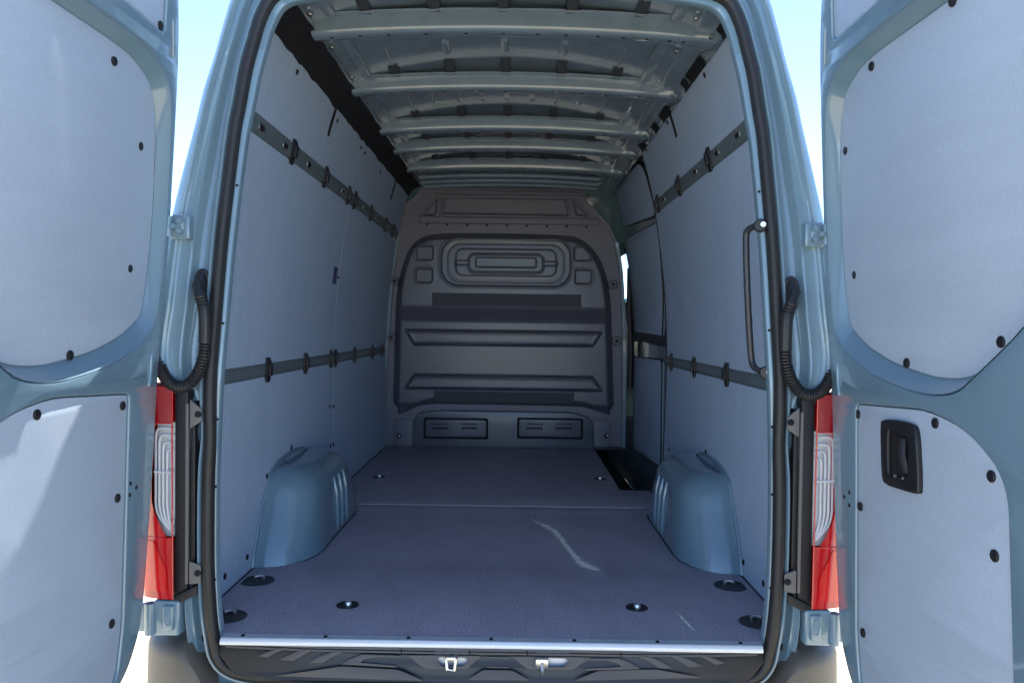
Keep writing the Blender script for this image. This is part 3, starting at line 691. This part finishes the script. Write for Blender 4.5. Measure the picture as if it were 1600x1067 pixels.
for px, kind in (((705,1034),0), ((864,1035),1)):
    q = onplane(px, A, nn); st = part('latch_striker', VAN)
    MB().box((q[0]-.046, q[1]+.012, q[2]-.03), (q[0]+.046, q[1]+.016, q[2]+.03)).build('pocket', 'strip', st, 0)
    if kind == 0:
        MB().tube([(q[0]-.013, q[1]+.01, q[2]+.016), (q[0]-.013, q[1]-.010, q[2]+.012), (q[0]-.010, q[1]-.016, q[2]-.014), (q[0]+.010, q[1]-.016, q[2]-.014), (q[0]+.013, q[1]-.010, q[2]+.012), (q[0]+.013, q[1]+.01, q[2]+.016)], .005, 8).build('loop', 'steel', st)
        MB().box((q[0]-.014, q[1]-.012, q[2]+.004), (q[0]+.014, q[1]+.006, q[2]+.018)).build('plate', 'steel', st, 35, .003)
    else:
        kk = MB().box((q[0]-.050, q[1]-.016, q[2]-.012), (q[0]-.012, q[1]+.004, q[2]+.016)); kk.build('plate', 'steel', st, 35, .008)
        MB().tube([(q[0]-.030, q[1]-.018, q[2]+.004), (q[0]-.030, q[1]-.026, q[2]-.010), (q[0]-.030, q[1]-.022, q[2]-.022)], .005, 8).build('loop', 'steel', st)

# ------------------------------------------------------------------ bumper
def btop(x): 
    t = min(1, max(0, (abs(x)-.74)/.13)); return -.165+.150*t*t*(3-2*t)
def brear(x):
    a = abs(x); return -.10+.02*(a/.8)**2 if a < .86 else -.077+.19*((a-.86)/.16)**2.2
plan = [(x, brear(x), 0.) for x in np.linspace(0, .85, 30)]
plan += [(.85+.165*math.sin(a), -.0774+.19*(1-math.cos(a)), a) for a in [math.pi/2*k/16 for k in range(1, 17)]]+[(1.015, .2, math.pi/2), (1.01, .5, math.pi/2)]
def bring(x, y, a, sg):
    nx, ny = math.sin(a), -math.cos(a); zt_ = btop(x)
    return [(sg*(x+nx*o), y+ny*o, z) for o, z in [(-.16, zt_+.002), (-.045, zt_), (-.02, zt_-.004), (-.006, zt_-.014), (0, zt_-.034), (.004, -.22), (.008, -.30), (-.012, -.36), (-.06, -.42), (-.2, -.43)]]
bu = part('bumper', VAN)
rg = [bring(*p, -1) for p in plan[::-1]]+[bring(*p, 1) for p in plan[1:]]
MB().loft(rg, False).build('bumper_skin', 'bumper', bu, 40)

# ------------------------------------------------------------------ tail lamps
def lamp(sg):
    L = part('tail_lamp', VAN)
    def surf(u, z):      # u: 0 at the inner edge .. 1 round the corner on the body side
        w_ = .5*(z-.4)
        xi = .893+.006*(z-.4)
        if u <= .6: k = u/.6; x = xi+(.985-xi)*k; y = -.048+.022*k**2.5
        else: k = (u-.6)/.4; x = .985+.020*math.sin(k*math.pi/2); y = -.026+.15*k**1.3
        return (sg*x, y, z)
    def patch(name, u0, u1, z0, z1, off, m, nu=10, nz=14, uf=None):
        zs_ = np.linspace(z0, z1, nz)
        rows = []
        for z in zs_:
            a, b_ = (u0, u1) if uf is None else uf(z)
            rows.append([(lambda p: (p[0]+sg*off*(.2+.8*u), p[1]-off*(1-.6*u), p[2]))(surf(u, z)) for u in np.linspace(a, b_, nu)])
        return MB().loft(rows, False).build(name, m, L, 60)
    patch('lamp_back', 0, 1, .108, .703, -.03, 'darkred', 14)
    patch('lens', 0, 1, .108, .28, 0, 'red', 14)
    patch('lens', .38, 1, .28, .60, 0, 'red', 8, uf=lambda z: (.40-.30*max(0, (.38-z)/.10)**1.3-.12*max(0, (z-.57)/.03)**2, 1))
    patch('lens', 0, 1, .60, .703, 0, 'darkred', 14)
    patch('lens_window', 0, .40, .28, .60, .001, 'clear', 8, 22, uf=lambda z: (0, .40-.30*max(0, (.38-z)/.10)**1.3-.12*max(0, (z-.57)/.03)**2))
    patch('reflector', 0, .42, .28, .60, -.022, 'chrome', 8, 22)
    for k in range(4):                                # nested ribs seen through the clear window
        u_ = .36-.075*k; zt1 = .585-.020*k; zb1 = .37-.0*k
        pts = [surf(.02, zt1)]+[surf(u_*.7, zt1), surf(u_*.93, zt1-.008), surf(u_, zt1-.03)]+[surf(u_, z) for z in np.linspace(zt1-.05, zb1, 6)]+[surf(u_*.85, zb1-.03), surf(u_*.5, zb1-.055), surf(.02, zb1-.08+.012*k)]
        MB().tube([(p[0]-sg*.002, p[1]+.010, p[2]) for p in cr(pts, 3, False)], .0034, 8).build('lens_rib', 'ribs', L)
    MB().tube([tuple(np.array(surf(u, .463))+np.array((0,.006,0))) for u in np.linspace(.02, .36, 6)], .004, 6).build('lens_rib', 'ribs', L)
    patch('lens_facet', .08, .62, .13, .27, .0025, 'orange', 10, 16, uf=lambda z: (.10+1.9*max(0, .20-z)*0+.25*max(0, (z-.19)/.08), .62))
    for z in (.60, .28): MB().tube([tuple(np.array(surf(u, z))-np.array((0,.001,0))) for u in np.linspace(0, .98, 14)], .0016, 5).build('lens_seam', 'red', L)
    MB().tube([tuple(np.array(surf(0, z))) for z in np.linspace(.108, .703, 12)], .0022, 6).build('lens_edge', 'red', L)
    # black housing, pale strip and fixing brackets towards the door opening
    MB().box((sg*.856, -.035, .115), (sg*.8925, .08, .690)).build('housing', 'black', L, 35, .003)
    MB().box((sg*.851, -.044, .15), (sg*.859, -.034, .655)).build('gasket', 'beige', L, 35, .002)
    MB().box((sg*.838, -.030, .14), (sg*.8555, .05, .66)).build('housing_edge', 'black', L, 35, .002)
    for z0, z1 in ((.585, .668), (.150, .215)):
        poly = [(.8465, z0), (.8465, z1), (.814, z1-.028 if z0 > .4 else z1-.012), (.814, z0+.022 if z0 > .4 else z0+.004)]
        plate('bracket', fillet(poly, .004, 2), [], lambda a, b, c: (sg*a, -.040-c, b), .006, .0015, 'beige', L)
        MB().disc((sg*.822, -.0465, (z0+z1)/2), (0,-1,0), .009, .004, 12).build('screw', 'dark', L)
    kk = MB().box((sg*.825, -.045, .085), (sg*.895, .03, .112)); kk.v = [(x, y, z+(.035 if abs(x) < .85 else 0)) for x, y, z in kk.v]
    kk.build('housing_foot', 'black', L, 35, .004)
for sg in (1, -1): lamp(sg)

# ------------------------------------------------------------------ hinges
def hinge(sg, z0, z1, x0, x1, upper):
    H = part('hinge', VAN); ym = (z0+z1)/2; yb = FY+lean(ym)
    MB().box((sg*x0, yb-.030, z0), (sg*x1, yb+.05, z1)).build('hinge_leaf', 'paint', H, 40, .007, 3)
    MB().box((sg*(x0+.012), yb-.040, z0+.018), (sg*(x1-.012 if upper else x1-.03), yb-.026, z1-.010)).build('hinge_plate', 'paint', H, 40, .006, 3)
    MB().tube([(sg*(x1+.008), yb-.030, z0+.006), (sg*(x1+.008), yb-.030, z1-.006)], .015, 12).build('knuckle', 'paint', H, 50)
    MB().box((sg*(x1+.004), yb-.028, z0+.010), (sg*(x1+.05), yb-.012, z1-.010)).build('door_leaf', 'paint', H, 40, .004)
    if upper:
        for dx, dz in ((.022,.050),(.040,.035),(.022,.022)): MB().disc((sg*(x0+dx), yb-.040, z0+dz), (0,-1,0), .009, .007, 12).build('bolt', 'paint', H)
    else:
        MB().tube([(sg*(x0+.028+.010*math.cos(a)), yb-.040, z0+.056+.022*math.sin(a)) for a in [2*math.pi*k/16 for k in range(17)]], .0025, 6, False).build('bead', 'paint', H)
for sg in (1, -1):
    hinge(sg, 1.115, 1.185, .866, .918, True); hinge(sg, .005, .104, .872, .945, False)

# ------------------------------------------------------------------ cable conduits between body and doors
def conduit(sg):
    Cn = part('cable_conduit', VAN)
    px = [(309,446,-.030),(313,462,-.055),(318,480,-.064),(320,500,-.066),(320,540,-.066),(317,562,-.065),(309,583,-.062),(296,599,-.058),(280,604,-.05),(265,598,-.04),(254,582,-.025),(248,560,-.010),(245,535,.005),(243,515,.015)]
    P = [ony(p[:2], p[2]) for p in px]; P = [np.array((sg*abs(q[0]), q[1], q[2])) for q in P]
    D = cr(P, 60, False); acc = 0; pts = [D[0]]; 
    for a, b_ in zip(D, D[1:]):
        acc += np.linalg.norm(b_-a)
        if acc > .0024: pts.append(b_); acc = 0
    rad = []
    ln = np.cumsum([0]+[np.linalg.norm(b_-a) for a, b_ in zip(pts, pts[1:])]); tot = ln[-1]
    for k, s in enumerate(ln):
        if s < .05: rad.append(.017)
        elif s < .078: rad.append(.0165 if k % 3 else .0135)
        elif s < .175: rad.append(.0165)
        else: rad.append(.0168 if k % 3 else .0130)
    MB().tube(pts, rad, 14).build('hose', 'hose', Cn, 25)
    c = P[0]
    ring = [(c[0]+sg*(.000+.019*math.cos(a)), FY+lean(.98)-.006, c[2]+.002+.042*math.sin(a)) for a in [2*math.pi*k/24 for k in range(25)]]
    MB().tube(ring, .006, 8, False).build('grommet_ring', 'hose', Cn, 60)
    MB().loft([[(c[0]+sg*k*.019*math.cos(a), FY+lean(.98)-.008-h, c[2]+.002-q+k*.042*math.sin(a)) for a in [2*math.pi*i/20 for i in range(20)]] for k, h, q in ((1, 0, 0), (.85, .012, .004), (.6, .026, .012), (.3, .033, .02), (.02, .034, .022))], True).build('grommet', 'hose', Cn, 60)
for sg in (1, -1): conduit(sg)

# ------------------------------------------------------------------ rear doors (both swung open about ninety degrees)
CUTS = [round(v, 3) for v in np.arange(-.05, 1.86, .03)]
silh = [(.085,.10),(.115,.03),(.175,-.035),(.28,-.075),(.45,-.095),(.90,-.095),(.945,-.06),(.95,.0),(.95,1.6),(.935,1.80),(.86,1.865),(.5,1.87),(.16,1.86),(.075,1.835),(.035,1.77),(.004,1.62),(-.012,1.45),(-.022,1.25),(-.024,1.10),(-.015,.92),(.005,.73),(.035,.45),(.06,.25)]
silh = [tuple(p) for p in cr(silh, 5)]
win = [(.61,.786),(.572,.764),(.523,.752),(.46,.748),(.399,.751),(.265,.770),(.165,.797),(.107,.820),(.055,.852),(.028,.885),(.015,.94),(.004,1.05),(.0,1.20),(.006,1.33),(.018,1.45),(.045,1.523),(.105,1.562),(.213,1.582),(.49,1.578),(.74,1.575),(.815,1.56),(.86,1.49),(.87,1.3),(.865,1.10),(.84,.985),(.768,.898)]
win = [tuple(p) for p in cr(win, 4)]
lowp = fillet([(.150,.695),(.46,.716),(.60,.694),(.722,.618),(.752,.25),(.765,-.03),(.212,-.045),(.178,.10)], [.018,.05,.06,.06,.05,.04,.05,.05], 6)
topp = fillet([(.085,1.645),(.80,1.650),(.80,1.79),(.14,1.80),(.095,1.765)], [.02,.02,.03,.03,.03], 5)
def inset(poly, fn):
    P = [np.array(p) for p in poly]; N = len(P); out = []
    ar = sum(P[i-1][0]*P[i][1]-P[i][0]*P[i-1][1] for i in range(N))
    for i in range(N):
        t = P[(i+1) % N]-P[i-1]; n = np.array((-t[1], t[0]))/max(1e-9, np.linalg.norm(t)); n = n if ar > 0 else -n
        out.append(P[i]+n*fn(n))
    return out
def rear_door(sg):
    D = part('rear_door', VAN)
    D['label'] = 'open rear door with an inside release handle' if sg > 0 else 'open rear door without a handle, hinged beside the closed side wall'
    dmap = lambda n1, t: (lambda a, b, c: (sg*(door_x(b, sg)-(n1-t+c)), HY-a, b))
    plate('door_frame', silh, [win, lowp, topp], dmap(0, .05), .05, .005, 'paint', D, CUTS, 50)
    plate('door_skin', [tuple(p) for p in inset(silh, lambda n: -.008)], [], dmap(-.052, .022), .022, .006, 'paint', D, CUTS, 50)
    # sloping flank of the window recess and its board
    amt = lambda n: .008+.026*max(0, n[1])+.012*max(0, -n[1])
    rg = []
    for k, n_ in [(0, -.0005), (.03, -.004), (.10, -.010), (.80, -.040), (.95, -.0445), (1.25, -.047)]:
        rg.append([(sg*(door_x(b, sg)-n_), HY-a, b) for a, b in inset(win, lambda n: amt(n)*k+.0004)])
    MB().loft(rg, True).build('recess_flank', 'paint', D, 60)
    wp = [tuple(p) for p in inset(win, lambda n: amt(n)*1.0+.002)]
    pw = plate('window_panel', wp, [], lambda a, b, c: (sg*(door_x(.78, sg)+(door_x(1.58, sg)-door_x(.78, sg))*(b-.78)/.8-(-.048+c)), HY-a, b), .006, .0012, 'board_door', D)
    pl = plate('lower_panel', [tuple(p) for p in inset(lowp, lambda n: .0035)], [], dmap(-.006, .006), .006, .0012, 'board_door', D, CUTS)
    pt = plate('upper_panel', [tuple(p) for p in inset(topp, lambda n: .0035)], [], dmap(-.006, .006), .006, .0012, 'board_door', D, CUTS)
    plate('inner_sheet', [tuple(p) for p in inset(silh, lambda n: .02)], [win], dmap(-.016, .004), .004, .001, 'paint', D, CUTS)
    def plug(px, n, m='black', r=.0115, h=.004):
        s_, z_ = ondoor(px, sg, n); MB().disc((sg*(door_x(z_, sg)-n), HY-s_, z_), (-sg, 0, -.1*(z_ > .9)), r, h, 14).build('plug', m, D)
    if sg > 0:
        for p in [(1362,104),(1322,236),(1489,2),(1336,430),(1417,567),(1565,534)]: plug(p, -.040)
        for p in [(1341,647),(1462,661),(1550,744),(1555,868),(1345,791),(1349,988),(1291,47)]: plug(p, -.006)
        for p in [(1319,776),(1327,769),(1327,789)]: plug(p, 0, 'dark', .006, .0006)
        hd = D
        o = [ondoor(p, 1, 0) for p in [(1379,662),(1384,656),(1400,656),(1422,661),(1433,672),(1437,720),(1438,764),(1433,771),(1410,765),(1388,757),(1381,745),(1379,700)]]
        o = [tuple(p) for p in cr(o, 4)]; ins = [ondoor(p, 1, 0) for p in [(1391,676),(1397,675),(1417,682),(1421,690),(1422,738),(1420,746),(1396,743),(1391,735)]]; ins = [tuple(p) for p in cr(ins, 3)]
        plate('handle_bezel', o, [ins], dmap(.006, .014), .014, .004, 'black', hd, None, 50)
        plate('handle_cup', [tuple(p) for p in inset(ins, lambda n: -.004)], [], dmap(-.004, .004), .004, .001, 'dark', hd)
        a = ondoor((1412,686), 1, 0); b_ = ondoor((1418,738), 1, 0)
        MB().tube([(door_x(.6)-.0, HY-a[0], a[1]), (door_x(.6)-.006, HY-(a[0]+b_[0])/2, (a[1]+b_[1])/2), (door_x(.6), HY-b_[0], b_[1])], .009, 8).build('handle_lever', 'black', hd)
        for p in ((1401,743),(1414,747)):
            s_, z_ = ondoor(p, 1, 0); MB().disc((door_x(z_, sg)-.003, HY-s_, z_), (-1,0,0), .004, .004, 8).build('handle_screw', 'steel', hd)
    else:
        for p in [(178,96),(219,229),(202,420),(109,555)]: plug(p, -.040)
        for p in [(57,648),(191,634),(183,778),(174,974),(250,40)]: plug(p, -.006)
        for p in [(204,755),(213,761),(203,773)]: plug(p, 0, 'dark', .006, .0006)
    # pressed beads in the frame
    for pts in ([(.045,.80),(.050,.74),(.058,.705)], [(.855,.80),(.875,.74),(.885,.66),(.89,.52)], [(.035,1.60),(.042,1.64),(.055,1.70)]):
        P_ = cr(pts, 5, False)
        MB().tube([(sg*(door_x(b, sg)-.0005), HY-a, b) for a, b in P_], [.002]+[.005]*(len(P_)-2)+[.002], 8).build('bead', 'paint', D)
    return D
for sg in (1, -1): rear_door(sg)
